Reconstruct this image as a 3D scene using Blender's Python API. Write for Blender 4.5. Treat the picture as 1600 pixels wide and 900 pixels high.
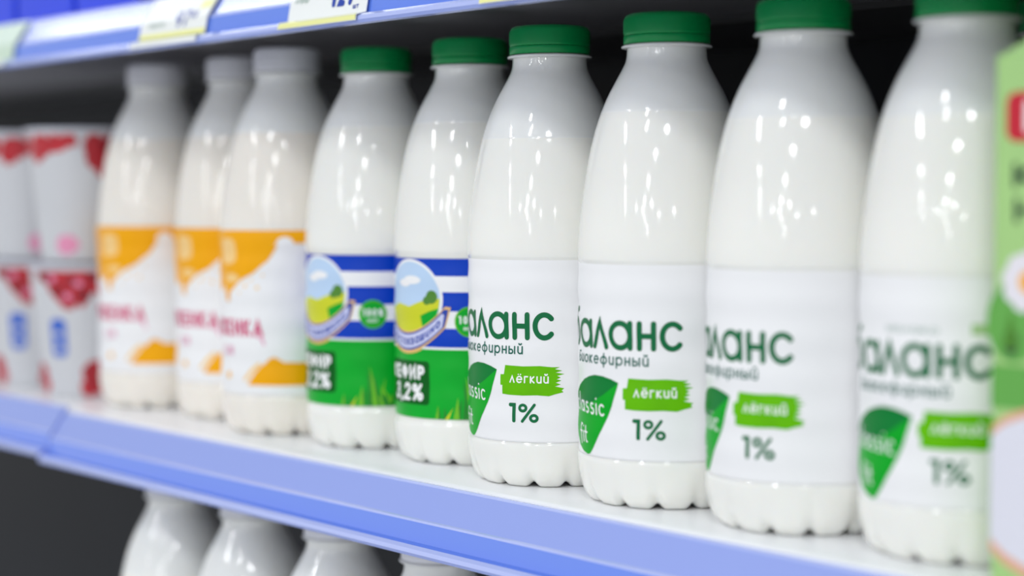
import bpy, bmesh, math, random
from math import sin, cos, pi, radians, atan2, sqrt
from mathutils import Vector, Matrix
from mathutils.geometry import tessellate_polygon

C = bpy.context.scene.collection
SC = bpy.context.scene
for o in list(bpy.data.objects):
    bpy.data.objects.remove(o)

# ------------------------------------------------------------------ camera
CAM = Vector((0.6674, -0.5801, 0.1384))
AZ, PITCH, ROLL = radians(50.2), radians(3.009), radians(0.179)
R_ = Vector((cos(AZ), sin(AZ), 0)); F_ = Vector((-sin(AZ), cos(AZ), 0)); Zv = Vector((0, 0, 1))
fw = F_ * cos(PITCH) - Zv * sin(PITCH); up = Zv * cos(PITCH) + F_ * sin(PITCH)
xa = R_ * cos(ROLL) - up * sin(ROLL); ya = R_ * sin(ROLL) + up * cos(ROLL); za = -fw
cd = bpy.data.cameras.new('camera'); cam = bpy.data.objects.new('camera', cd); C.objects.link(cam)
m = Matrix((xa, ya, za)).transposed().to_4x4(); m.translation = CAM
cam.matrix_world = m
cd.sensor_width = 36.0; cd.lens = 2860 / 1600 * 36.0
cd.clip_start = 0.02; cd.clip_end = 60
cd.dof.use_dof = True; cd.dof.focus_distance = 0.845; cd.dof.aperture_fstop = 3.3
SC.camera = cam

# ------------------------------------------------------------------ light
SC.view_settings.view_transform = 'Standard'; SC.view_settings.look = 'None'
SC.view_settings.gamma = 1.0; SC.view_settings.use_curve_mapping = False
SC.view_settings.exposure = 0.0
SC.cycles.use_denoising = True
W = bpy.data.worlds.new('store_air'); SC.world = W; W.use_nodes = True
nt = W.node_tree; bg = nt.nodes['Background']
tc = nt.nodes.new('ShaderNodeTexCoord'); sp = nt.nodes.new('ShaderNodeSeparateXYZ'); cr = nt.nodes.new('ShaderNodeValToRGB')
mp = nt.nodes.new('ShaderNodeMapRange'); mp.inputs[1].default_value = -1; mp.inputs[2].default_value = 1
nt.links.new(tc.outputs['Generated'], sp.inputs[0]); nt.links.new(sp.outputs['Z'], mp.inputs[0]); nt.links.new(mp.outputs[0], cr.inputs[0])
# the lit store all round: bright shelving at eye level, pale floor below, dim roof space above
el = cr.color_ramp.elements
el[0].position = 0.0; el[0].color = (0.40, 0.40, 0.42, 1); el[1].position = 1.0; el[1].color = (0.26, 0.29, 0.34, 1)
for p, c in ((0.36, (0.62, 0.64, 0.68, 1)), (0.47, (1, 1, 1, 1)), (0.56, (1, 1, 1, 1)), (0.68, (0.42, 0.46, 0.52, 1))):
    e = el.new(p); e.color = c
nt.links.new(cr.outputs[0], bg.inputs[0])
bg.inputs[1].default_value = 0.81
CEIL = 1.80


def lamp(x, y, sx, sy, rad=48.0, col=(0.96, 0.98, 1.0)):
    ld = bpy.data.lights.new('ceiling_lamp', 'AREA'); ld.shape = 'RECTANGLE'
    sx *= .8; sy *= .8; ld.size = sx; ld.size_y = sy; ld.color = col; ld.energy = rad * pi * sx * sy
    o = bpy.data.objects.new('ceiling_lamp', ld); o.location = (x, y, CEIL); C.objects.link(o)


# two rows of tubes along the aisle, panels beyond, as their reflections on the bottles show them
for y, l in ((-3.0, 1.25), (-5.3, 0.9), (-6.8, 0.9), (-7.95, 0.7), (-9.0, 0.7)):
    lamp(-1.35 - 0.03 * abs(y), y, 0.20, l)
for y in (-1.75, -3.37, -5.15, -6.55, -7.65):
    lamp(1.92, y, 0.42, 0.5)
for x, y in ((0.27, -1.75), (0.55, -2.45)):
    lamp(x, y, 0.16, 0.7)
for x, y in ((0.7, -7.85), (3.1, -6.35), (4.8, -6.65), (2.6, -8.6), (3.6, -9.6), (6.5, -4.4)):
    lamp(x, y, 0.45, 0.45)

lamp(-2.9, -0.55, 1.9, 0.35, 11.0)  # guessed strip above the shelving, added to get bright streaks on the rails
lamp(-0.9, -0.75, 1.2, 0.25, 8.0)  # second guessed strip, added for the same rail streaks

# ------------------------------------------------------------------ materials
MATS = {}


def mat(name, col, rough=0.4, spec=0.5, coat=0.0, sss=0.0, rad=(1, 1, 1), metal=0.0, noise=0.0, nscale=40, bump=0.0):
    if name in MATS: return MATS[name]
    M = bpy.data.materials.new(name); M.use_nodes = True; nt = M.node_tree
    b = nt.nodes['Principled BSDF']
    b.inputs['Base Color'].default_value = (*col, 1); b.inputs['Roughness'].default_value = rough
    b.inputs['Specular IOR Level'].default_value = spec; b.inputs['Coat Weight'].default_value = coat
    b.inputs['Coat Roughness'].default_value = 0.06; b.inputs['Metallic'].default_value = metal
    if sss:
        b.inputs['Subsurface Weight'].default_value = sss; b.inputs['Subsurface Radius'].default_value = rad
        b.inputs['Subsurface Scale'].default_value = 0.006
    if noise or bump:
        tc = nt.nodes.new('ShaderNodeTexCoord'); nz = nt.nodes.new('ShaderNodeTexNoise')
        nz.inputs['Scale'].default_value = nscale; nz.inputs['Detail'].default_value = 4
        nt.links.new(tc.outputs['Object'], nz.inputs['Vector'])
        if noise:
            mx = nt.nodes.new('ShaderNodeMix'); mx.data_type = 'RGBA'
            mx.inputs[6].default_value = (*[max(0, c * (1 - noise)) for c in col], 1)
            mx.inputs[7].default_value = (*[min(1, c * (1 + noise)) for c in col], 1)
            nt.links.new(nz.outputs['Fac'], mx.inputs[0]); nt.links.new(mx.outputs[2], b.inputs['Base Color'])
        if bump:
            bp = nt.nodes.new('ShaderNodeBump'); bp.inputs['Strength'].default_value = bump
            bp.inputs['Distance'].default_value = 0.0006
            nt.links.new(nz.outputs['Fac'], bp.inputs['Height']); nt.links.new(bp.outputs['Normal'], b.inputs['Normal'])
    MATS[name] = M
    return M


def srgb(r, g, b):
    f = lambda c: (c / 255) / 12.92 if c / 255 <= 0.04045 else ((c / 255 + 0.055) / 1.055) ** 2.4
    return (f(r), f(g), f(b))


milk = mat('milk_in_clear_plastic', (0.87, 0.866, 0.815), 0.07, 0.5, 0.0, 0.25, (1, .8, .6))
headspace = mat('empty_plastic_above_milk', (0.83, 0.84, 0.82), 0.07, 0.5, 0.0, 0.3, (1, .9, .8))
ryazh = mat('creamy_milk_in_plastic', (0.86, 0.815, 0.74), 0.10, 0.5, 0.0, 0.25, (1, .8, .6))
greencap = mat('green_cap_plastic', srgb(0, 148, 76), 0.3, 0.35)
whitecap = mat('pale_cap_plastic', (0.80, 0.81, 0.85), 0.4, 0.4)
sleeve = mat('white_film_label', (0.87, 0.87, 0.872), 0.32, 0.4)
ink_green = mat('dark_green_ink', srgb(0, 106, 60), 0.4, 0.25)
ink_teal = mat('teal_ink', srgb(20, 100, 84), 0.4)
ink_grey = mat('grey_green_ink', srgb(165, 185, 175), 0.4)
ink_pale = mat('pale_green_ink', srgb(165, 200, 140), 0.4)
shield_d = mat('shield_dark_green', srgb(0, 122, 50), 0.35, 0.15)
shield_b = mat('shield_bright_green', srgb(0, 165, 36), 0.35, 0.15)
lime = mat('lime_green_ink', srgb(100, 186, 0), 0.35, 0.15, noise=0.10, nscale=120)
ink_white = mat('white_ink', (0.9, 0.9, 0.9), 0.4)
lab_blue = mat('label_blue', srgb(0, 62, 186), 0.33, 0.2)
lab_green = mat('label_green', srgb(0, 168, 44), 0.33, 0.2, noise=0.10, nscale=60)
lab_dgreen = mat('label_dark_green', srgb(0, 92, 24), 0.35, 0.15)
grass_l = mat('grass_light', srgb(110, 190, 20), 0.35)
grass_d = mat('grass_dark', srgb(0, 130, 20), 0.35)
sky = mat('label_sky', srgb(186, 212, 240), 0.35)
field = mat('label_yellow_field', srgb(205, 210, 10), 0.35)
treeg = mat('label_tree', srgb(70, 130, 25), 0.35)
tan = mat('label_tan', srgb(235, 190, 110), 0.35)
ribbonw = mat('label_ribbon', srgb(205, 208, 238), 0.35)
ink_blue = mat('blue_ink', srgb(20, 60, 165), 0.35)
orange = mat('label_orange', srgb(246, 172, 0), 0.33, 0.2)
peach = mat('label_peach', srgb(248, 205, 130), 0.35)
pink = mat('label_magenta', srgb(214, 40, 110), 0.4)
pinkl = mat('label_pale_pink', srgb(232, 150, 185), 0.4)
deckm = mat('white_shelf_enamel', (0.94, 0.945, 0.96), 0.3, 0.5, noise=0.015)
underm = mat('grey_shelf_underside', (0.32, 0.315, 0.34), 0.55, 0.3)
underd = mat('dark_rear_underside', (0.09, 0.09, 0.092), 0.55, 0.3)
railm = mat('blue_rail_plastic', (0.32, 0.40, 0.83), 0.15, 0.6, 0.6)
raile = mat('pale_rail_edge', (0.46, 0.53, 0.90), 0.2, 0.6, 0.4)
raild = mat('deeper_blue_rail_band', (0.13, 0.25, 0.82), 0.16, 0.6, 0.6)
backm = mat('dark_cabinet_back', (0.009, 0.011, 0.016), 0.5, 0.3, noise=0.3, nscale=6)
paper = mat('price_paper', (0.88, 0.90, 0.88), 0.35, 0.4, 0.3)
paper_y = mat('price_yellow', srgb(240, 240, 160), 0.35, 0.4, 0.3)
paper_g = mat('price_green', srgb(205, 225, 205), 0.35, 0.4, 0.3)
cupw = mat('white_cup_plastic', (0.62, 0.63, 0.65), 0.3)
foil = mat('cup_foil', (0.66, 0.68, 0.76), 0.3, 0.5)
berry = mat('berry_red', srgb(186, 30, 44), 0.35, noise=0.4, nscale=90)
berry_d = mat('berry_dark_red', srgb(140, 20, 34), 0.35, noise=0.3, nscale=90)
cup_blue = mat('cup_blue', srgb(52, 100, 200), 0.35)
packg = mat('pale_green_carton', srgb(164, 206, 128), 0.4, noise=0.03)
packd = mat('carton_leaf', srgb(96, 168, 70), 0.4)
packdk = mat('carton_dark_ink', srgb(38, 70, 42), 0.4)
packred = mat('carton_red', srgb(196, 0, 40), 0.4)
packw = mat('carton_white', srgb(222, 222, 232), 0.4)
packpe = mat('carton_peach', srgb(226, 170, 140), 0.4)
petal = mat('petal_white', srgb(230, 226, 232), 0.4)
packblue = mat('deep_blue_carton', srgb(0, 58, 226), 0.35, 0.5)
floorm = mat('floor_tile', (0.62, 0.62, 0.62), 0.25, 0.5, noise=0.05, nscale=3)


# ------------------------------------------------------------------ object helpers
def link(name, me, parent=None):
    o = bpy.data.objects.new(name, me); C.objects.link(o)
    if parent: o.parent = parent
    return o


def mesh(name, verts, faces, mats, fm=None, smooth=True):
    me = bpy.data.meshes.new(name); me.from_pydata(verts, [], faces)
    for M in mats: me.materials.append(M)
    if fm: me.polygons.foreach_set('material_index', fm)
    me.polygons.foreach_set('use_smooth', [smooth] * len(faces)); me.update()
    return me


def tag(o, label, cat, group=None):
    o['label'] = label; o['category'] = cat
    if group: o['group'] = group
    return o


def thing(name, label, cat, loc, group=None, rz=0.0):
    o = bpy.data.objects.new(name, None); o.empty_display_size = 0.02; C.objects.link(o)
    o.location = loc; o.rotation_euler = (0, 0, rz)
    return tag(o, label, cat, group)


def lathe(rows, n, mats, rowmat=None, mod=None, cap0=True, cap1=True):
    """rows [(r,z)] in metres bottom to top; mod(theta,i,r,z)->(r,z)"""
    V, F, fm = [], [], []
    for i, (r, z) in enumerate(rows):
        for k in range(n):
            t = 2 * pi * k / n
            rr, zz = mod(t, i, r, z) if mod else (r, z)
            V.append((rr * cos(t), rr * sin(t), zz))
    for i in range(len(rows) - 1):
        for k in range(n):
            k2 = (k + 1) % n
            F.append((i * n + k, i * n + k2, (i + 1) * n + k2, (i + 1) * n + k))
            fm.append(rowmat[i] if rowmat else 0)
    if cap0:
        F.append(tuple(reversed(range(n)))); fm.append(rowmat[0] if rowmat else 0)
    if cap1:
        F.append(tuple(range((len(rows) - 1) * n, len(rows) * n))); fm.append(rowmat[-1] if rowmat else 0)
    return V, F, fm


def boxbm(x0, x1, y0, y1, z0, z1, bev=0.0, seg=2):
    bm = bmesh.new(); bmesh.ops.create_cube(bm, size=1)
    for v in bm.verts:
        v.co = Vector((x0 + (v.co.x + .5) * (x1 - x0), y0 + (v.co.y + .5) * (y1 - y0), z0 + (v.co.z + .5) * (z1 - z0)))
    if bev: bmesh.ops.bevel(bm, geom=bm.edges[:], offset=bev, segments=seg, affect='EDGES', profile=0.6)
    return bm


def bmmesh(name, bm, mats, smooth=False):
    me = bpy.data.meshes.new(name); bm.to_mesh(me); bm.free()
    for M in mats: me.materials.append(M)
    me.polygons.foreach_set('use_smooth', [smooth] * len(me.polygons)); me.update()
    return me


def extrude_x(name, prof, x0, x1, M, dz1=0.0, dy1=0.0):
    n = len(prof)
    V = [(x0, y, z) for y, z in prof] + [(x1, y + dy1, z + dz1) for y, z in prof]
    F = [(i, (i + 1) % n, n + (i + 1) % n, n + i) for i in range(n)]
    F += [tuple(reversed(range(n))), tuple(range(n, 2 * n))]
    me = mesh(name, V, F, [M], smooth=False)
    bm = bmesh.new(); bm.from_mesh(me); bmesh.ops.recalc_face_normals(bm, faces=bm.faces[:]); bm.to_mesh(me); bm.free()
    return me


# ------------------------------------------------------------------ stroke lettering and flat print
def arc(cx, cy, rx, ry, a0, a1, n=None):
    n = n or max(6, int(abs(a1 - a0) / 12))
    return [(cx + rx * cos(radians(a0 + (a1 - a0) * i / n)), cy + ry * sin(radians(a0 + (a1 - a0) * i / n))) for i in range(n + 1)]


O_ = arc(.5, .5, .5, .5, 0, 360, 32)
U_ = [(0, 1)] + arc(.37, .36, .37, .36, 180, 360) + [(.74, 1)]
G = {
    'о': (1.0, [O_]), 'а': (1.0, [O_, [(1, 1), (1, 0)]]), 'л': (.84, [[(0, 0), (.42, 1), (.84, 0)]]),
    'м': (1.0, [[(0, 0), (0, 1), (.5, .25), (1, 1), (1, 0)]]),
    'н': (.74, [[(0, 0), (0, 1)], [(.74, 0), (.74, 1)], [(0, .5), (.74, .5)]]),
    'с': (.9, [arc(.5, .5, .5, .5, 42, 318)]),
    'б': (1.0, [O_, [(0, .5), (.02, .95), (.16, 1.25), (.45, 1.38), (.8, 1.45)]]),
    'Б': (.8, [[(.7, 1.35), (0, 1.35), (0, 0)] + arc(.42, .37, .34, .37, 270, 450) + [(0, .74)]]),
    'и': (.76, [U_, [(.74, 1), (.74, 0)]]),
    'й': (.76, [U_, [(.74, 1), (.74, 0)], arc(.37, 1.5, .22, .2, 200, 340)]),
    'к': (.7, [[(0, 0), (0, 1)], [(.62, 1), (.08, .5), (.68, 0)]]),
    'е': (1.0, [[(.03, .52), (.98, .52)] + arc(.5, .5, .49, .5, 4, 312)]),
    'ё': (1.0, [[(.03, .52), (.98, .52)] + arc(.5, .5, .49, .5, 4, 312), [(.28, 1.34), (.29, 1.35)], [(.72, 1.34), (.73, 1.35)]]),
    'ф': (1.3, [arc(.65, .5, .62, .48, 0, 360, 32), [(.65, 1.4), (.65, -.42)]]),
    'р': (1.0, [O_, [(0, 1), (0, -.42)]]),
    'ы': (1.05, [[(0, 1), (0, 0), (.36, 0)] + arc(.38, .29, .29, .29, 270, 450) + [(0, .58)], [(1.02, 1), (1.02, 0)]]),
    'г': (.6, [[(0, 0), (0, 1), (.58, 1)]]), 'т': (.8, [[(0, 1), (.8, 1)], [(.4, 1), (.4, 0)]]),
    'в': (.75, [[(0, 0), (0, 1), (.4, 1)] + arc(.42, .77, .22, .23, 90, -90) + arc(.45, .27, .27, .27, 90, -90) + [(0, 0)]]),
    'ш': (1.1, [[(0, 1), (0, 0), (1.1, 0), (1.1, 1)], [(.55, 1), (.55, 0)]]),
    'П': (.9, [[(0, 0), (0, 1.3), (.8, 1.3), (.8, 0)]]),
    'c': (.62, [arc(.36, .5, .36, .5, 50, 310)]), 'l': (.0, [[(0, 0), (0, 1.75)]]),
    'a': (.72, [arc(.33, .5, .33, .5, 0, 360, 24), [(.7, 1), (.68, .2), (.78, 0)]]),
    's': (.5, [arc(.26, .75, .22, .25, 50, 260) + arc(.24, .25, .24, .27, 90, -140)]),
    'i': (.0, [[(0, 0), (0, 1)], [(0, 1.5), (.01, 1.52)]]),
    'f': (.4, [[(.5, 1.65), (.28, 1.7), (.16, 1.4), (.16, -.25)], [(-.08, .95), (.45, .95)]]),
    't': (.35, [[(.12, 1.55), (.12, .25), (.2, .05), (.38, .05)], [(-.1, .98), (.42, .98)]]),
    '1': (.35, [[(0, 1.0), (.27, 1.0), (.27, 0)]]),
    '2': (.55, [arc(.27, .72, .26, .28, 165, -20) + [(0, 0), (.56, 0)]]),
    '3': (.5, [arc(.24, .76, .22, .24, 160, -90) + arc(.24, .27, .26, .27, 90, -160)]),
    '0': (.6, [arc(.3, .5, .3, .5, 0, 360, 28)]),
    '9': (.55, [arc(.27, .7, .27, .3, 0, 360, 24), [(.54, .68), (.5, .35), (.25, 0)]]),
    '7': (.5, [[(0, 1), (.52, 1), (.18, 0)]]), '5': (.5, [[(.48, 1), (.06, 1), (.04, .58)] + arc(.24, .31, .27, .31, 110, -150)]),
    '4': (.55, [[(.42, 0), (.42, 1), (0, .3), (.56, .3)]]), 'п': (.74, [[(0, 0), (0, 1), (.74, 1), (.74, 0)]]),
    ',': (.1, [[(.08, .06), (.0, -.16)]]),
    '%': (.85, [arc(.16, .8, .16, .18, 0, 360, 18), arc(.7, .2, .16, .18, 0, 360, 18), [(.72, 1.0), (.14, 0)]]),
    'К': (.6, [[(0, 0), (0, 1)], [(.55, 1), (.05, .5), (.6, 0)]]), 'Е': (.5, [[(.5, 1), (0, 1), (0, 0), (.5, 0)], [(0, .5), (.44, .5)]]),
    'Ф': (.8, [arc(.4, .55, .38, .32, 0, 360, 24), [(.4, 1.02), (.4, 0)]]), 'И': (.62, [[(0, 1), (0, 0), (.62, 1), (.62, 0)]]),
    'Р': (.5, [[(0, 0), (0, 1), (.26, 1)] + arc(.28, .73, .25, .27, 90, -90) + [(0, .46)]]),
    'Я': (.55, [[(.52, 0), (.52, 1), (.28, 1)] + arc(.27, .73, .25, .27, 90, 270) + [(.52, .46)], [(.3, .46), (0, 0)]]),
    'Ж': (.9, [[(.45, 0), (.45, 1)], [(0, 1), (.42, .5), (0, 0)], [(.9, 1), (.48, .5), (.9, 0)]]),
    'Н': (.6, [[(0, 0), (0, 1)], [(.6, 0), (.6, 1)], [(0, .5), (.6, .5)]]),
    'А': (.7, [[(0, 0), (.35, 1), (.7, 0)], [(.12, .33), (.58, .33)]]),
    ' ': (.35, []),
}


class Print:
    """flat print in (u,v) mm; bent on its carrier by a map function when built"""

    def __init__(self): self.items = []; self.mats = []; self.k = 0

    def mi(self, M):
        if M not in self.mats: self.mats.append(M)
        return self.mats.index(M)

    def add(self, tris_v, tris_f, M, layer):
        self.k += 1
        self.items.append((tris_v, tris_f, self.mi(M), layer * 0.00004 + (self.k % 9) * 0.000003))

    def poly(self, pts, M, layer=0):
        pts = [p for i, p in enumerate(pts) if i == 0 or (abs(p[0] - pts[i - 1][0]) + abs(p[1] - pts[i - 1][1])) > 1e-6]
        t = tessellate_polygon([[Vector((u, v, 0)) for u, v in pts]])
        self.add(list(pts), [tuple(f) for f in t], M, layer)

    def rect(self, u0, u1, v0, v1, M, layer=0): self.poly([(u0, v0), (u1, v0), (u1, v1), (u0, v1)], M, layer)

    def ell(self, u, v, ru, rv, M, layer=0, n=40): self.poly(arc(u, v, ru, rv, 0, 360 - 360 / n, n - 1), M, layer)

    def rrect(self, u0, u1, v0, v1, r, M, layer=0):
        self.poly(arc(u1 - r, v1 - r, r, r, 0, 90) + arc(u0 + r, v1 - r, r, r, 90, 180) + arc(u0 + r, v0 + r, r, r, 180, 270) + arc(u1 - r, v0 + r, r, r, 270, 360), M, layer)

    def stroke(self, pts, w, M, layer=0, closed=None):
        P = []
        for p in pts:
            if not P or (abs(p[0] - P[-1][0]) + abs(p[1] - P[-1][1])) > 1e-5: P.append(p)
        if len(P) < 2: return
        closed = (len(P) > 6 and abs(P[0][0] - P[-1][0]) + abs(P[0][1] - P[-1][1]) < 1e-3) if closed is None else closed
        if closed: P = P[:-1]
        h = w / 2; n = len(P); L, Rr = [], []
        for i in range(n):
            a = P[i - 1] if (i > 0 or closed) else None; b = P[(i + 1) % n] if (i < n - 1 or closed) else None
            p = P[i]
            def d(q, s):
                l = sqrt((s[0] - q[0]) ** 2 + (s[1] - q[1]) ** 2) or 1; return ((s[0] - q[0]) / l, (s[1] - q[1]) / l)
            d0 = d(a, p) if a else d(p, b); d1 = d(p, b) if b else d0
            n0 = (-d0[1], d0[0]); n1 = (-d1[1], d1[0]); mx, my = n0[0] + n1[0], n0[1] + n1[1]
            ml = sqrt(mx * mx + my * my) or 1; mx /= ml; my /= ml
            c = max(0.42, mx * n0[0] + my * n0[1]); s = h / c
            L.append((p[0] + mx * s, p[1] + my * s)); Rr.append((p[0] - mx * s, p[1] - my * s))
        V = L + Rr; Fc = []
        for i in range(n if closed else n - 1):
            j = (i + 1) % n; Fc += [(i, n + i, n + j), (i, n + j, j)]
        if not closed:
            for e, q in ((0, 1), (n - 1, n - 2)):
                a0 = math.degrees(atan2(P[e][1] - P[q][1], P[e][0] - P[q][0]))
                ring = arc(P[e][0], P[e][1], h, h, a0 - 90, a0 + 90, 8); s0 = len(V)
                V += [P[e]] + ring; Fc += [(s0, s0 + 1 + i, s0 + 2 + i) for i in range(8)]
        self.add(V, Fc, M, layer)

    def text(self, s, u, v, h, w, M, layer=1, sp=0.28, ws=1.0, u1=None, path=None):
        """v is the baseline, h the height of x-height strokes, outer edges; u1 stretches the line to end there"""
        hh = h - w; adv = sum(G[c][0] for c in s) * hh
        n = len(s) - 1
        if u1 is not None:
            gap = sp * hh + w
            ws = (u1 - u - w - n * gap) / adv
        x = u + w / 2
        for c in s:
            for pl in G[c][1]:
                pts = [(x + px * hh * ws, v + w / 2 + py * hh) for px, py in pl]
                if path: pts = [path(*q) for q in pts]
                self.stroke(pts, w, M, layer)
            x += G[c][0] * hh * ws + sp * hh + w
        return x

    def build(self, fn, step=1.0):
        """fn(u,v,off)->xyz; returns verts, faces, material index"""
        V, Fa, fm = [], [], []
        for tv, tf, mi, off in self.items:
            bm = bmesh.new(); vs = [bm.verts.new((u, v, 0)) for u, v in tv]
            for f in tf:
                a, b, c = [tv[i] for i in f]
                ar = (b[0] - a[0]) * (c[1] - a[1]) - (c[0] - a[0]) * (b[1] - a[1])
                if abs(ar) < 1e-9: continue
                try: bm.faces.new([vs[i] for i in (f if ar > 0 else (f[0], f[2], f[1]))])
                except ValueError: pass
            if step:
                us = [q[0] for q in tv]; ws_ = [q[1] for q in tv]
                for lo, hi, ax in ((min(us), max(us), 0), (min(ws_), max(ws_), 1)):
                    k = math.ceil(lo / step)
                    while k * step < hi:
                        co = [0, 0, 0]; co[ax] = k * step; no = [0, 0, 0]; no[ax] = 1
                        bmesh.ops.bisect_plane(bm, geom=bm.verts[:] + bm.edges[:] + bm.faces[:], plane_co=co, plane_no=no, dist=1e-5)
                        k += 1
            bm.verts.index_update(); s0 = len(V)
            V += [fn(q.co.x, q.co.y, off) for q in bm.verts]
            for f in bm.faces: Fa.append(tuple(s0 + q.index for q in f.verts)); fm.append(mi)
            bm.free()
        return V, Fa, fm


# ------------------------------------------------------------------ setting
def struct(o): o['kind'] = 'structure'; return o


struct(link('floor', bmmesh('floor', boxbm(-7, 7, -5, 0.6, -1.16, -1.10), [floorm])))
struct(link('wall_back', bmmesh('wall_back', boxbm(-2.6, 1.1, 0.302, 0.36, -1.10, 1.2), [backm])))

SPACING = 0.251
RAIL = [(-.0525, -.0012), (-.0540, -.0012), (-.0548, -.0022), (-.0640, -.0160), (-.0652, -.0164), (-.0655, -.0174), (-.0668, -.0245), (-.0672, -.0266),
        (-.0712, -.0270), (-.0732, -.0283), (-.0736, -.0302), (-.0728, -.0318), (-.0700, -.0322), (-.0600, -.0300), (-.0525, -.0160)]


def shelf(x0, x1, z0, label, rails, drop=0.0):
    t = thing('shelf', label, 'shelf', ((x0 + x1) / 2, 0, z0), 'cabinet shelves')
    cx = (x0 + x1) / 2
    deck = [(-.0500, -.0190), (-.0515, -.0165), (-.0520, -.0030), (-.0512, -.0008), (-.0495, 0), (.2990, 0), (.2990, -.0190)]
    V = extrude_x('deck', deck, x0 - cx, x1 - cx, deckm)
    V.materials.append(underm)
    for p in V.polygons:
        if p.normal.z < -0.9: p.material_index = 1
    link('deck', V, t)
    link('rear_underside', extrude_x('rear_underside', [(.140, -.0190), (.142, -.0225), (.285, -.0225), (.285, -.0190)], x0 - cx + .001, x1 - cx - .001, underd), t)  # darker sheet under the rear part of the deck, slightly lower
    for a, b, dy, dz in rails:
        prof = [(y, z - drop) for y, z in RAIL]
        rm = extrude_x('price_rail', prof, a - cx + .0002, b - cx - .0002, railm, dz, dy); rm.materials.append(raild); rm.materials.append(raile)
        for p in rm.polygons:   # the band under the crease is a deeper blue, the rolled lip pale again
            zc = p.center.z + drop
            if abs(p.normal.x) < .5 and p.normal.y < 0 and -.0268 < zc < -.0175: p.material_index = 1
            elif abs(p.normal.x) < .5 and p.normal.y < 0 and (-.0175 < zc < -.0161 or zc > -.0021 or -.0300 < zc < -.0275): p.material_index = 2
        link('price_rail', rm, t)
    return t


JX = -0.410
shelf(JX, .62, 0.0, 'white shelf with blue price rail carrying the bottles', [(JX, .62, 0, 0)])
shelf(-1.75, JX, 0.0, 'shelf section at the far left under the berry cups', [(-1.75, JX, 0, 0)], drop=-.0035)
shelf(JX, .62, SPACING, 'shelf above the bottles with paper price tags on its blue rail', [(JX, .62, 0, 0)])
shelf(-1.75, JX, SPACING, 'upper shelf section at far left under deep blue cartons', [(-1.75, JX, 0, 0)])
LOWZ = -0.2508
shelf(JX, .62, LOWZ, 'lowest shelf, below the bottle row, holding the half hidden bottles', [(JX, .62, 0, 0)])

# ------------------------------------------------------------------ bottles
RB = 0.0399
PROF = [(0, 6), (14, 3.6), (24, 1.2), (29, .25), (31.5, 0), (34.2, 1.0), (36.6, 3.6), (38.2, 7.2), (39.2, 11.5), (39.8, 16), (39.9, 19), (39.8, 20.6), (39.3, 21.6)]
SHO = [(39.3, 106), (39.6, 107.4), (39.9, 109), (39.85, 114), (39.39, 120), (38.4, 130), (37.11, 140), (35.53, 150), (33.5, 160), (30.71, 170), (26.75, 180), (22.6, 188), (19.9, 193), (18.2, 197), (17.7, 202)]
NECK = [(17.9, 202.0), (20.0, 202.1), (20.4, 202.6), (20.0, 203.2), (17.6, 203.5), (16.6, 204.5), (16.6, 212)]


def catmull(P, m=5):
    out = []
    for i in range(len(P) - 1):
        a = P[max(i - 1, 0)]; b = P[i]; c = P[i + 1]; d = P[min(i + 2, len(P) - 1)]
        for k in range(m):
            t = k / m
            out.append(tuple(.5 * (2 * b[j] + (c[j] - a[j]) * t + (2 * a[j] - 5 * b[j] + 4 * c[j] - d[j]) * t * t + (3 * b[j] - a[j] - 3 * c[j] + d[j]) * t ** 3) for j in (0, 1)))
    return out + [P[-1]]


LOBES = 13


def body_mesh(level, mm, zs=1.0):
    lo = catmull(PROF, 3); hi = catmull(SHO, 7)
    rows = lo + [(38.8, 24), (38.8, 70), (38.8, 104)] + hi
    # insert a ring exactly at the milk level
    out = []
    for i, q in enumerate(rows):
        if i and rows[i - 1][1] < level < q[1]:
            t = (level - rows[i - 1][1]) / (q[1] - rows[i - 1][1]); r = rows[i - 1][0] + t * (q[0] - rows[i - 1][0])
            out += [(r, level), (r, level + .05)]
        out.append(q)
    rows = out + NECK
    rm = [0 if (rows[i][1] < level + .02) else 1 for i in range(len(rows))]

    def mod(t, i, r, z):
        a = abs(cos(LOBES * t / 2)) ** 10
        zz = z * 1000
        if zz < 20 and r > .012:
            w = max(0, 1 - zz / 20) ** 1.1; rr = r * 1000
            z = z + .0025 * a * max(0, 1 - zz / 9) * min(1, (rr - 12) / 14)
            r = r - .0013 * a * w
        return r, z
    R = [(max(r, .2) / 1000, z / 1000 * zs) for r, z in rows]
    V, F, fm = lathe(R, LOBES * 14, [], rm, mod)
    return mesh('body', V, F, [mm, headspace], fm)


def cap_mesh(M):
    rows = [(18.6, 207.55), (19.2, 207.65), (19.25, 208.4), (19.2, 209), (19.2, 214.4), (19.0, 215.4), (18.5, 216.4), (17.4, 217.1), (15.5, 217.3), (8, 217.35), (.3, 217.35)]
    n = 240

    def mod(t, i, r, z):
        if .2085 < z < .2148: r += .00022 * (1 if int(round(t / (2 * pi / n))) % 2 else -1)
        return r, z
    V, F, fm = lathe([(r / 1000, z / 1000) for r, z in rows], n, [], None, mod, cap0=False)
    return mesh('cap', V, F, [M])


def band_mesh(M):
    rows = [(18.0, 203.8), (19.0, 203.7), (19.35, 204.2), (19.35, 207.1), (19.2, 207.45), (18.4, 207.5)]
    V, F, fm = lathe([(r / 1000, z / 1000) for r, z in rows], 96, [], None, None, False, False)
    return mesh('tamper_band', V, F, [M])


def sleeve_r(z, z0, z1):  # mm -> m ; the film follows shallow moulded rings of the bottle
    e = min(1, (z - z0) / 3, (z1 - z) / 3); e = max(0, e)
    return (39.45 + .42 * e * (0.5 + 0.5 * cos(2 * pi * (z - 64) / 15.5))) / 1000


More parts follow.
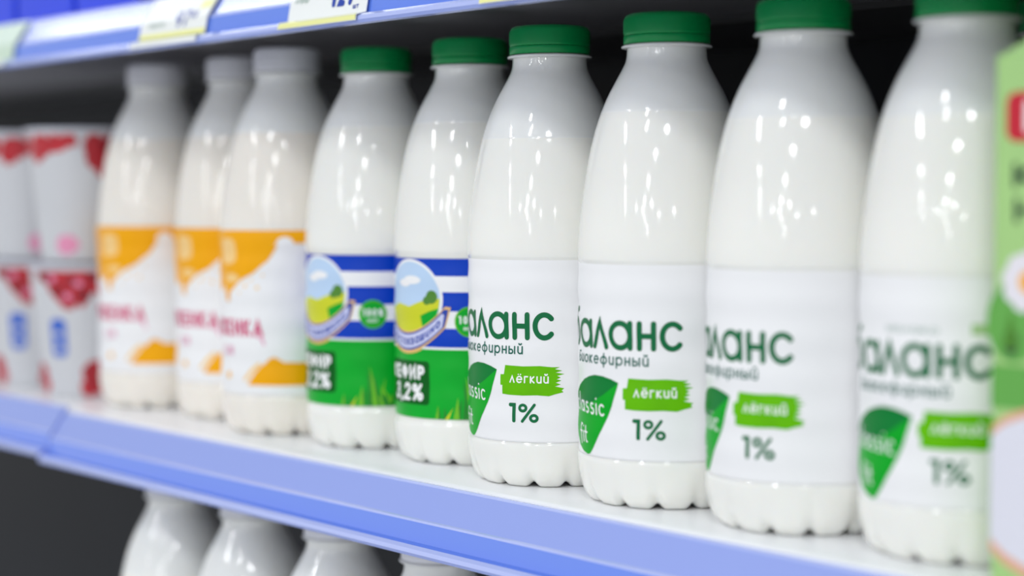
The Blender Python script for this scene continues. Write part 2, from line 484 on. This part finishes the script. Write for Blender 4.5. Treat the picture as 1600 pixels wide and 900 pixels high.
def label_mesh(P, z0, z1, zs=1.0, film=None):
    def sr(z, a, b):
        return sleeve_r(z, a, b) + (0.00042 * max(0, min(1, (z - 101) / 5)) if z1 > 110 else 0)
    fn = lambda u, z, off: ((sr(z, z0, z1) + .00006 + off) * cos(radians(u / .6964 - 90)), (sr(z, z0, z1) + .00006 + off) * sin(radians(u / .6964 - 90)), z / 1000 * zs)
    V, F, fm = P.build(fn)
    rows = [((39.35) / 1000, z0 / 1000 * zs)]; z = z0 + .05
    while z < z1 - .05:
        rows.append((sr(z, z0, z1), z / 1000 * zs)); z += 1.0
    rows += [(sr(z1, z0, z1), (z1 - .05) / 1000 * zs), (39.35 / 1000 + (.00042 if z1 > 110 else 0), z1 / 1000 * zs)]
    V2, F2, _ = lathe(rows, 200, [], None, None, False, False)
    base = len(V)
    F = F + [tuple(base + i for i in f) for f in F2]; fm = fm + [len(P.mats)] * len(F2)
    return mesh('label', V + V2, F, P.mats + [film or sleeve], fm)


def U(az): return (az + 90) * .6964   # azimuth on the bottle (front = -90) -> mm round the label


def z3(p): return p


def balance_label(extra):
    P = Print(); w = 2.4
    # the name, letters spaced as printed
    for ch, a0, a1 in (('б', -141, -123.5), ('а', -121.5, -103.2), ('л', -102.6, -88.2), ('а', -87.7, -70.2), ('н', -67.4, -54.9), ('с', -52.9, -38.2)):
        P.text(ch, U(a0), 69.6, 13.1, w, ink_green, 2, u1=U(a1))
    P.text('Биокефирный', U(-124), 63.0, 3.9, .72, ink_teal, 2, sp=.28, u1=U(-59.5))
    # shield with a fold
    crown = [(-80.4, 55.4), (-86, 56.8), (-93, 57.8), (-101, 58.0), (-108, 57.0), (-115, 55.4), (-123, 52.4), (-129, 48.5)]
    top = crown + [(-132, 43), (-132, 36), (-130, 29.5), (-124, 25.4), (-116, 23.2), (-110.0, 22.3), (-107, 22.6), (-104.5, 24.2), (-99.5, 28.6), (-93.5, 34.4), (-89, 39.8), (-85.2, 45), (-82.4, 50.5), (-80.9, 54)]
    P.poly([(U(a), z) for a, z in top], shield_b, 1)
    P.poly([(U(a), z) for a, z in crown + [(-131, 44.4), (-116, 44.2), (-102, 46.2), (-92, 49.8)]], shield_d, 2)
    tilt = lambda u, z: (u, z - (u - U(-112)) * .035)
    P.text('classic', U(-130), 40.6, 5.4, .85, ink_white, 3, sp=.26, u1=U(-91.5), path=tilt)
    P.text('fit', U(-121), 27.2, 5.4, .85, ink_white, 3, sp=.22, path=tilt)
    # brushed stripe, ragged at its right end
    random.seed(5)
    edge = []
    z = 57.0
    base = [(-34.5, 57.2), (-38, 56.3), (-33, 55.6), (-37.5, 54.7), (-31.5, 54.0), (-36.5, 53.2), (-34, 52.4), (-36.8, 51.6), (-33.6, 51.0), (-37.5, 50.0), (-34.0, 49.2), (-38, 48.3), (-31.8, 47.4), (-33.5, 46.4), (-32.2, 45.6), (-38, 44.6), (-42, 43.7)]
    pts = [(-73.2, 57.7), (-60, 57.4), (-48, 57.7), (-40, 57.2)] + base + [(-50, 44.1), (-60, 43.8), (-70, 43.9), (-75.4, 44.2), (-75.2, 48.3), (-76.8, 48.4), (-77, 53.3), (-74.2, 53.4)]
    P.poly([(U(a), z) for a, z in reversed(pts)], lime, 1)
    P.text('лёгкий', U(-69.5), 49.6, 3.4, .66, ink_white, 3, sp=.26, u1=U(-42))
    P.text('1', U(-70.4), 31.1, 9.1, 1.75, ink_green, 2)
    P.text('%', U(-63.2), 31.1, 9.1, 1.35, ink_green, 2, u1=U(-49.0))
    if extra:
        P.text('молоко', U(-98), 86.0, 2.6, .5, ink_grey, 2, u1=U(-66))
        P.rect(U(-49), U(-22), 86, 90, ink_pale, 1)
    return label_mesh(P, 21.8, 107.0)


def dairy_label():
    P = Print(); W0, W1 = -125.3, 125.3
    P.rect(W0, W1, 60.0, 105.0, lab_blue, 0)
    for a, b in ((88.2, 96.2), (69.9, 78.6)): P.rect(W0, W1, a, b, ink_white, 1)
    P.rect(W0, W1, 24.0, 60.0, lab_green, 0)
    P.rect(W0, W1, 59.2, 60.4, ink_white, 1)
    # oval picture window: sky, field, tree
    cu, cz = U(-90), 84.0
    P.ell(cu, cz, 21.4, 20.6, ink_white, 2, 56)
    P.ell(cu, cz, 20.0, 19.2, sky, 3, 56)
    P.poly([(cu - 19.3, cz - 5)] + [(cu - 10, cz - 2), (cu, cz - 3.5), (cu + 9, cz - .5), (cu + 19.6, cz + 1)] + arc(cu, cz, 19.8, 19.0, 0, -75) + arc(cu, cz, 19.8, 19.0, -105, -164), field, 4)
    P.poly([(cu + 8, cz - 8), (cu + 14, cz - 5.5), (cu + 19, cz - 4)] + arc(cu, cz, 19.7, 18.9, -14, -60), lab_green, 5)
    P.ell(cu + 15, cz + 1.6, 3.4, 3.4, treeg, 6, 20); P.ell(cu + 12.2, cz - .2, 2.4, 2.2, treeg, 6, 16)
    P.ell(cu + 2, cz + 10, 6.5, 2.2, ink_white, 5, 24); P.ell(cu - 4, cz + 8.4, 5, 2.0, ink_white, 5, 24)
    # scalloped tan border and the curved name ribbon
    def bend(u, v):  # v from the ribbon's lower edge
        x = u - (cu - 1); return (u, 58.5 + v + 0.0215 * x * x + 0.045 * x)
    L, Rt = U(-122), U(-57.5)
    def strip(a, b, v0, v1, M, layer, tip=0.0, n=36):
        lo = [bend(a + (b - a) * i / n, v0) for i in range(n + 1)]; hi = [bend(a + (b - a) * i / n, v1) for i in range(n, -1, -1)]
        if tip: lo.append(bend(b + tip, (v0 + v1) / 2 + 1.5))
        P.poly(lo + hi, M, layer)
    for i in range(11):
        u = cu - 14 + i * 2.1; q = bend(u, -.5); P.ell(q[0], q[1], 1.9, 1.7, tan, 6, 16)
    strip(L, Rt, -1.3, 9.3, tan, 7, 3.2); strip(L, Rt - .4, -.3, 8.5, ink_blue, 8, 2.4); strip(L, Rt - 1.6, .7, 7.5, ribbonw, 9, 1.2)
    P.text('Простоквашино', L + 2, 2.2, 3.6, .75, ink_blue, 10, sp=.22, u1=Rt - 2.6, path=bend)
    # green badge
    bu = U(-39.5)
    P.ell(bu, 73.4, 7.6, 7.7, lime, 2, 36); P.ell(bu, 73.4, 6.9, 7.0, lab_green, 3, 36)
    P.text('100%', bu - 5.6, 72.3, 4.0, .8, ink_white, 4, u1=bu + 5.6)
    P.text('нат', bu - 3, 69.0, 1.9, .4, ink_white, 4, u1=bu + 3)
    # dark panel with the kind and the fat content
    P.rrect(U(-124), U(-70.5), 30.8, 53.0, 2.2, lab_dgreen, 2)
    P.text('КЕФИР', U(-117.5), 43.4, 7.4, 1.75, ink_white, 4, sp=.18, u1=U(-75))
    P.text('3,2%', U(-112), 32.6, 9.0, 1.75, ink_white, 4, sp=.14, u1=U(-76))
    # blades of grass
    random.seed(11)
    for i in range(46):
        u = U(-66) + random.random() * 62; h = 6 + random.random() * 17 * (0.55 + .45 * sin(u * .23)); ln = random.uniform(-4, 4); b = random.uniform(.8, 1.8)
        P.poly([(u - b, 24.05), (u + b, 24.05), (u + b * .5 + ln * .5, 24 + h * .6), (u + ln, 24 + h)], random.choice((grass_l, grass_d, grass_d, field if i % 6 == 0 else grass_l)), 1)
    return label_mesh(P, 24.0, 105.0)


def ryazhenka_label():
    P = Print(); zt = 115.3
    P.rect(-125, U(-15), 107.5, zt - .4, orange, 1); P.rect(U(-15), 125, 100, zt - .4, orange, 1)
    pts = [(-125, 107.6), (U(-125), 88), (U(-108), 80), (U(-100), 84), (U(-96), 75), (U(-92), 74.5), (U(-90), 80), (U(-84), 83), (U(-78), 86.5), (U(-70), 89), (U(-63), 91), (U(-56), 95), (U(-50), 98), (U(-45), 103), (U(-41), 107.6)]
    P.poly(pts, orange, 1)
    P.poly(arc(U(-36), 107, 5, 4.2, 180, 0) + [(U(-25), 107), (U(-26), 106.6), (U(-46), 106.6)], ink_white, 2)
    for a, z, r in ((-72, 84, 1.3), (-66, 87, .9), (-60, 83, 1.2), (-55, 90, .8), (-78, 80, .8)): P.ell(U(a), z, r, r * .8, peach, 2, 14)
    P.rrect(U(-104), U(-82), 96, 110, 4, peach, 2); P.ell(U(-88), 88, 6.5, 2.6, peach, 2, 24)
    P.text('РЯЖЕНКА', U(-127), 55.6, 9.4, 1.8, pink, 3, sp=.2, u1=U(-55))
    P.stroke([(U(-60), 56), (U(-56), 54.5), (U(-54), 51.5)], 1.2, pinkl, 3)
    P.text('2,5%', U(-101), 45.0, 5.0, 1.0, pinkl, 3, sp=.2, u1=U(-86))
    P.poly([(U(-70), 28.6), (U(-2), 28.6), (U(8), 34), (U(-4), 41.5), (U(-26), 41.5), (U(-38), 41.6), (U(-42), 43.4), (U(-46), 44.6), (U(-50), 43.4), (U(-53), 41.2), (U(-58), 39), (U(-63), 35)], orange, 1)
    P.poly([(U(-72), 30.5), (U(-63), 36.5), (U(-57), 40.2), (U(-59), 41.5), (U(-66), 38), (U(-74), 31.6)], peach, 1)
    P.ell(U(-93), 33.5, 2.4, 2.2, peach, 2, 20); P.ell(U(-93), 33.5, 1.4, 1.3, orange, 3, 16)
    return label_mesh(P, 23.0, zt)


CAPG, BANDG = cap_mesh(greencap), band_mesh(greencap)
CAPW, BANDW = cap_mesh(whitecap), band_mesh(whitecap)


def bottle(x, y, z, body, cap, band, lab, label, group, rz=0.0, zs=1.0, cat='bottle', name='milk_bottle'):
    t = thing(name, label, cat, (x, y, z), group, radians(rz))
    link('body', body, t)
    c = link('cap', cap, t); b = link('tamper_band', band, c)
    c.scale = (1, 1, zs)
    if lab: link('label', lab, t)
    return t


def copy_tree(o, parent=None):
    c = o.copy(); C.objects.link(c)
    if parent: c.parent = parent
    for ch in list(o.children): copy_tree(ch, c)
    return c


def place(src, x, y, z, rz, label, body=None, lab=None):
    c = copy_tree(src); c.location = (x, y, z); c.rotation_euler = (0, 0, radians(rz)); c['label'] = label
    for ch in c.children:
        if body and ch.name.startswith('body'): ch.data = body
        if lab and ch.name.startswith('label'): ch.data = lab
    return c


gB = 'green capped light kefir bottles with white labels'
lb = balance_label(False)
b1 = bottle(0, 0, 0, body_mesh(163.3, milk), CAPG, BANDG, lb, 'sharpest white kefir bottle, green capped, first to the right of the blue-striped labels', gB)
place(b1, .0801, -.0003, 0, 4, 'white labelled kefir bottle standing just right of the sharp one', body_mesh(173, milk))
place(b1, .1606, -.0008, 0, -15, 'white labelled kefir bottle turned left so its leaf-green shield is half hidden', body_mesh(168, milk))
place(b1, .2406, .0012, 0, -1, 'blurred large kefir bottle directly beside the pale green carton', body_mesh(166, milk), balance_label(True))
place(b1, .2300, .0835, 0, 10, 'kefir bottle hidden behind the carton, only its dark green cap edge showing')
gP = 'green capped kefir bottles with blue and white striped labels'
p2 = bottle(-.0791, .0139, 0, body_mesh(173.4, milk), CAPG, BANDG, dairy_label(), 'blue-striped kefir bottle touching the sharp white-labelled bottle', gP, 0)
place(p2, -.1592, .0117, 0, 0, 'blue-striped kefir bottle touching the orange-labelled bottles')
gO = 'white capped baked milk bottles with orange labels'
o3 = bottle(-.239, .0052, 0, body_mesh(169, ryazh, 1.02), CAPW, BANDW, ryazhenka_label(), 'orange-labelled bottle in front, touching the blue-striped ones', gO, 0, 1.02)
for ch in o3.children:
    if ch.name.startswith('label'): ch.scale = (1, 1, 1.02)
place(o3, -.319, .0207, 0, 4, 'orange-labelled bottle squeezed between and partly hidden by its two neighbours')
place(o3, -.407, .0130, 0, 12, 'farthest orange-labelled bottle, beside the stacked berry cups')


# plain bottles on the lowest shelf, seen from the neck down below the rail
gL = 'bottles on the lowest shelf'
l1 = bottle(-.328, -.02, LOWZ, body_mesh(158, milk), CAPW, BANDW, None, 'bottle below the shelf, leftmost of those half hidden by the blue rail', gL)
place(l1, -.240, -.02, LOWZ, 0, 'bottle below the shelf, second from left, under the orange labels')
place(l1, -.152, -.02, LOWZ, 0, 'bottle below the shelf, third from left, mostly cut by the lower frame edge')
place(l1, -.066, -.018, LOWZ, 0, 'bottle below the shelf, rightmost, only a pale shoulder visible under the rail')


# ------------------------------------------------------------------ stacked cups at the far left
CH = .0915


def cup_r(z):  # mm -> m
    return (29.2 + 8.6 * min(1, z / 84) ** .95) / 1000


def cup_mesh(face):
    P = Print(); random.seed(3 if face else 8)
    def blob(u, z, ru, rv, M, layer, n=18, j=.18):
        P.poly([(u + ru * cos(2 * pi * i / n) * (1 + random.uniform(-j, j)), z + rv * sin(2 * pi * i / n) * (1 + random.uniform(-j, j))) for i in range(n)], M, layer)
    if face:
        P.poly([(-34, 86), (-34, 80), (-27, 78), (-24, 71), (-19, 66), (-15, 61), (-9, 60), (-6, 64), (-3, 61), (1, 66), (4, 72), (8, 70), (13, 64), (17, 68), (22, 78), (25, 86)], berry, 1)
        for u, z, r in ((-28, 82, 4), (-18, 73, 4.5), (-10, 79, 3.5), (-2, 70, 4.5), (4, 82, 4), (14, 78, 5), (15, 70, 3)): blob(u, z, r, r, berry_d, 2)
        for u, z in ((-22, 81), (-12, 69), (-5, 78)): blob(u, z, 2.6, 2.2, pinkl, 3)
        P.rrect(-26, -14, 28, 54, 4, cup_blue, 1)
        P.rect(-23, -17, 33, 36, cupw, 2); P.rect(-23, -17, 42, 45, cupw, 2)
        for u, z, r in ((3, 17, 7.5), (8, 8, 6), (1, 7, 6), (8, 22, 4.5), (-42, 16, 8), (-38, 8, 6)): blob(u, z, r, r, berry, 1)
        for u, z, r in ((2, 18, 3), (5, 10, 3)): blob(u, z, r, r, berry_d, 2)
        for u, z, r in ((45, 74, 10), (60, 78, 9), (75, 80, 7), (50, 12, 7), (-60, 74, 9), (-75, 78, 8)): blob(u, z, r, r, berry, 1)
    else:
        for u, z, ru, rv in ((6, 80, 7, 7), (9, 72, 9, 10), (18, 76, 10, 11), (14, 63, 7, 7), (-29, 79, 8, 8), (-34, 76, 7, 9), (-17, 80, 8, 6), (-9, 82, 5, 5)): blob(u, z, ru, rv, berry, 1)
        for u, z, r in ((14, 78, 4), (20, 71, 4)): blob(u, z, r, r, berry_d, 2)
        blob(-14, 12, 9, 7, pinkl, 1); blob(-26, 40, 6, 4, cupw, 1)
        for u, z, r in ((45, 80, 9), (60, 76, 9), (-60, 78, 9), (-48, 80, 8), (60, 14, 8), (-70, 12, 8)): blob(u, z, r, r, berry, 1)
    fn = lambda u, z, off: ((cup_r(z) + .00008 + off) * cos(radians(u / .595 - 27)), (cup_r(z) + .00008 + off) * sin(radians(u / .595 - 27)), z / 1000)
    V, F, fm = P.build(fn, 1.5)
    rows = [(.0270, 0), (.0288, .0006), (cup_r(1.5), .0015)] + [(cup_r(z), z / 1000) for z in range(4, 85, 3)] + [(cup_r(86), .0862), (.0392, .0868), (.0396, .0880), (.0392, .0890), (.0380, .0892)]
    V2, F2, _ = lathe(rows, 120, [])
    b = len(V)
    return mesh('cup_body', V + V2, F + [tuple(b + i for i in f) for f in F2], P.mats + [cupw], fm + [len(P.mats)] * len(F2))


def lid_mesh():
    rows = [(.0390, .0891), (.0398, .0891), (.0400, .0900), (.0396, .0908), (.0375, .0909), (.0365, .0902), (.0200, .0901), (.0003, .0901)]
    V, F, fm = lathe(rows, 96, [], cap0=True)
    return mesh('foil_lid', V, F, [foil])


gC = 'berry cups stacked two high'
CF, CB, CL = cup_mesh(True), cup_mesh(False), lid_mesh()
c0 = thing('yogurt_cup', 'lower white cup with berries and blue patch, beside the farthest orange-labelled bottle', 'cup', (-.490, .002, 0), gC)
link('cup_body', CF, c0); link('foil_lid', CL, c0)


def cup(x, y, z, rz, face, label):
    c = copy_tree(c0); c.location = (x, y, z); c.rotation_euler = (0, 0, radians(rz)); c['label'] = label
    for ch in c.children:
        if ch.name.startswith('cup_body'): ch.data = CF if face else CB
    return c


cup(-.490, .002, CH, 0, False, 'upper cup with red berry rim, stacked beside the farthest orange-labelled bottle')
cup(-.572, .004, 0, 12, True, 'lower berry cup cut by the left edge of the photo')
cup(-.572, .004, CH, 30, False, 'upper berry cup cut by the left edge of the photo')
cup(-.548, .088, 0, -20, False, 'lower cup standing behind, glimpsed in the gap between the two front stacks')
cup(-.548, .088, CH, 12, True, 'upper cup behind, glimpsed in the gap between the two front stacks')

# ------------------------------------------------------------------ price tags in the upper rail
TP = [(-.0744, -.0306), (-.0740, -.0279), (-.0682, -.0262), (-.0664, -.0166), (-.0557, -.0012)]


def tag_pt(v, off):
    v = v / 1000
    for i in range(len(TP) - 1):
        a, b = TP[i], TP[i + 1]; l = sqrt((b[0] - a[0]) ** 2 + (b[1] - a[1]) ** 2)
        if v <= l or i == len(TP) - 2:
            t = v / l; n = ((a[1] - b[1]) / l, (b[0] - a[0]) / l)
            return a[0] + (b[0] - a[0]) * t + n[0] * off, a[1] + (b[1] - a[1]) * t + n[1] * off
        v -= l


def price_tag(x0, x1, label, draw, M):
    P = Print(); w = (x1 - x0) * 1000
    draw(P, w)
    def fn(u, v, off):
        y, z = tag_pt(v, .0007 + off); return (u / 1000 - w / 2000, y - TP[0][0], z - TP[0][1])
    V, F, fm = P.build(fn, 1.2)
    prof = []
    L = 0; vs = [0]
    for i in range(len(TP) - 1):
        L += 1000 * sqrt((TP[i + 1][0] - TP[i][0]) ** 2 + (TP[i + 1][1] - TP[i][1]) ** 2); vs.append(L)
    back = [(y - TP[0][0] - .0002, z - TP[0][1]) for y, z in TP]
    frontp = []
    for v in vs:
        y, z = tag_pt(min(v, L - .001) + .0005, .0006); frontp.append((y - TP[0][0], z - TP[0][1]))
    prof = back + frontp[::-1]; n = len(prof); b = len(V)
    V += [(-w / 2000, y, z) for y, z in prof] + [(w / 2000, y, z) for y, z in prof]
    F2 = [(i, (i + 1) % n, n + (i + 1) % n, n + i) for i in range(n)] + [tuple(reversed(range(n))), tuple(range(n, 2 * n))]
    F += [tuple(b + i for i in f) for f in F2]; fm += [len(P.mats)] * len(F2)
    o = link('price_tag', mesh('price_tag', V, F, P.mats + [M], fm, False))
    o.location = ((x0 + x1) / 2, TP[0][0], SPACING + TP[0][1])
    return tag(o, label, 'price tag', 'price tags on the upper rail')


def t_right(P, w):
    P.rect(.2, w - .2, .3, 3.4, paper_y, 1)
    P.text('129', 37, 13.0, 15, 3.0, ink_blue, 2, sp=.14, u1=57)
    P.text('90', 60, 17.5, 6, 1.0, ink_blue, 2, u1=66.5)
    P.text('шт', 57, 11.0, 2.0, .5, ink_blue, 2, u1=62)
    P.text('кефир', 5, 17.5, 2.6, .5, ink_grey, 2, u1=17)


def t_left(P, w):
    P.rect(.2, w - .2, 6.0, 12.0, paper_y, 1); P.rect(w - 14, w - 1, 24, 30, paper_y, 1)
    P.text('97', w - 34, 14.0, 10, 1.7, ink_blue, 2, sp=.2, u1=w - 20)
    P.text('40', w - 18.5, 18.0, 5, .9, ink_blue, 2, u1=w - 12)
    P.text('напиток', 10, 15.5, 2.6, .5, ink_grey, 2, u1=28)


price_tag(-.1235, -.0550, 'white price tag with blue digits, nearest above the bottle caps', t_right, paper)
price_tag(-.2800, -.2060, 'blurred price tag with a yellow band, over the orange-labelled bottles', t_left, paper)
price_tag(-.520, -.4480, 'greenish price tag cut by the left edge of the photo', lambda P, w: P.rect(.2, w - .2, .3, 3, paper, 1), paper_g)
price_tag(.039, .1080, 'price tag of which only a yellow lower corner shows at the top edge', lambda P, w: P.rect(.2, w - .2, .3, 3.4, paper_y, 1), paper)


# ------------------------------------------------------------------ cartons
def carton(x0, y0, z0, w, d, h, M, label, draw, group=None, name='milk_carton', rise=.020):
    t = thing(name, label, 'carton', (x0 + w / 2, y0 + d / 2, z0), group)
    P = Print(); draw(P, w * 1000)
    V, F, fm = P.build(lambda u, v, off: (u / 1000 - w / 2, -d / 2 - .0001 - off, v / 1000), 0)
    bm = boxbm(-w / 2, w / 2, -d / 2, d / 2, 0, h, .0022, 3); bm.verts.index_update()
    b = len(V); V += [tuple(v.co) for v in bm.verts]; k = len(P.mats)
    for f in bm.faces: F.append(tuple(b + v.index for v in f.verts)); fm.append(k)
    bm.free()
    link('body', mesh('body', V, F, P.mats + [M], fm, False), t)
    # gable roof and its folded fin; the ridge runs front to back
    hw, hd = w / 2 - .001, d / 2 - .001
    V = [(-hw, -hd, h - .001), (hw, -hd, h - .001), (hw, hd, h - .001), (-hw, hd, h - .001), (-.002, -hd + .004, h + rise), (.002, -hd + .004, h + rise), (.002, hd - .004, h + rise), (-.002, hd - .004, h + rise)]
    F = [(0, 1, 5, 4), (1, 2, 6, 5), (2, 3, 7, 6), (3, 0, 4, 7), (4, 5, 6, 7), (3, 2, 1, 0)]
    link('gable_top', mesh('gable_top', V, F, [M], None, False), t)
    link('top_fin', bmmesh('top_fin', boxbm(-.0018, .0018, -hd + .004, hd - .004, h + rise - .001, h + rise + .018, .0006, 1), [M]), t)
    return t


def green_face(P, w):
    P.rrect(5.2, 60, 155, 172, 4, packred, 1)
    P.text('К', 12.5, 158, 11, 2.2, ink_white, 2)
    P.text('КЕФИР', 8.0, 139, 9, 2.0, packdk, 1, u1=70); P.text('НЕЖН', 8.6, 127, 9, 2.0, packdk, 1, u1=66)
    P.ell(9, 93, 11, 14, packd, 1)
    for k in range(9):
        a = k * 40 + 10; P.ell(15 + 6.5 * cos(radians(a)), 107 + 6.5 * sin(radians(a)), 4.6, 4.4, petal, 2, 18)
    P.ell(15, 107, 4.0, 4.0, orange, 3, 20)
    P.ell(8, 86, 3.2, 4.6, packdk, 2, 20); P.poly([(4.5, 84), (8, 97), (11, 84)], treeg, 3)
    P.rect(.1, w - .1, 63, 78, packd, 1)
    P.poly([(.3, 56), (6, 60.5), (14, 63.5), (30, 66.5), (w - 30, 67), (w - 12, 63), (w - .3, 56), (w - .3, 8), (70, 3.0), (30, 2.6), (14, 5.2), (6, 8.5), (.3, 13)], packpe, 2)
    P.poly([(.28, 53), (6, 57.5), (14, 60.5), (30, 63.5), (w - 30, 64), (w - 12, 60), (w - .28, 53), (w - .28, 12), (70, 7), (30, 6.5), (14, 9.2), (6, 12.5), (.28, 17)], packw, 3)


carton(.2860, -.0450, 0, .092, .088, .1855, packg, 'pale green carton at the right edge with red badge and white bowl picture', green_face, rise=.0190)


def blue_face(P, w):
    P.rect(.3, w - .3, 60, 120, packw, 1); P.rect(6, w - 6, 80, 96, packblue, 2)


for i in range(4):
    carton(-.665 + i * .086, -.044, SPACING, .080, .080, .180, packblue, ('deep blue carton above the rail at the top left corner, outermost', 'deep blue carton above the rail at the top left corner, second from the outside', 'deep blue carton above the rail just left of the rail joint', 'deep blue carton above the rail right of the joint, mostly out of frame')[i], blue_face, 'deep blue cartons on the upper shelf')
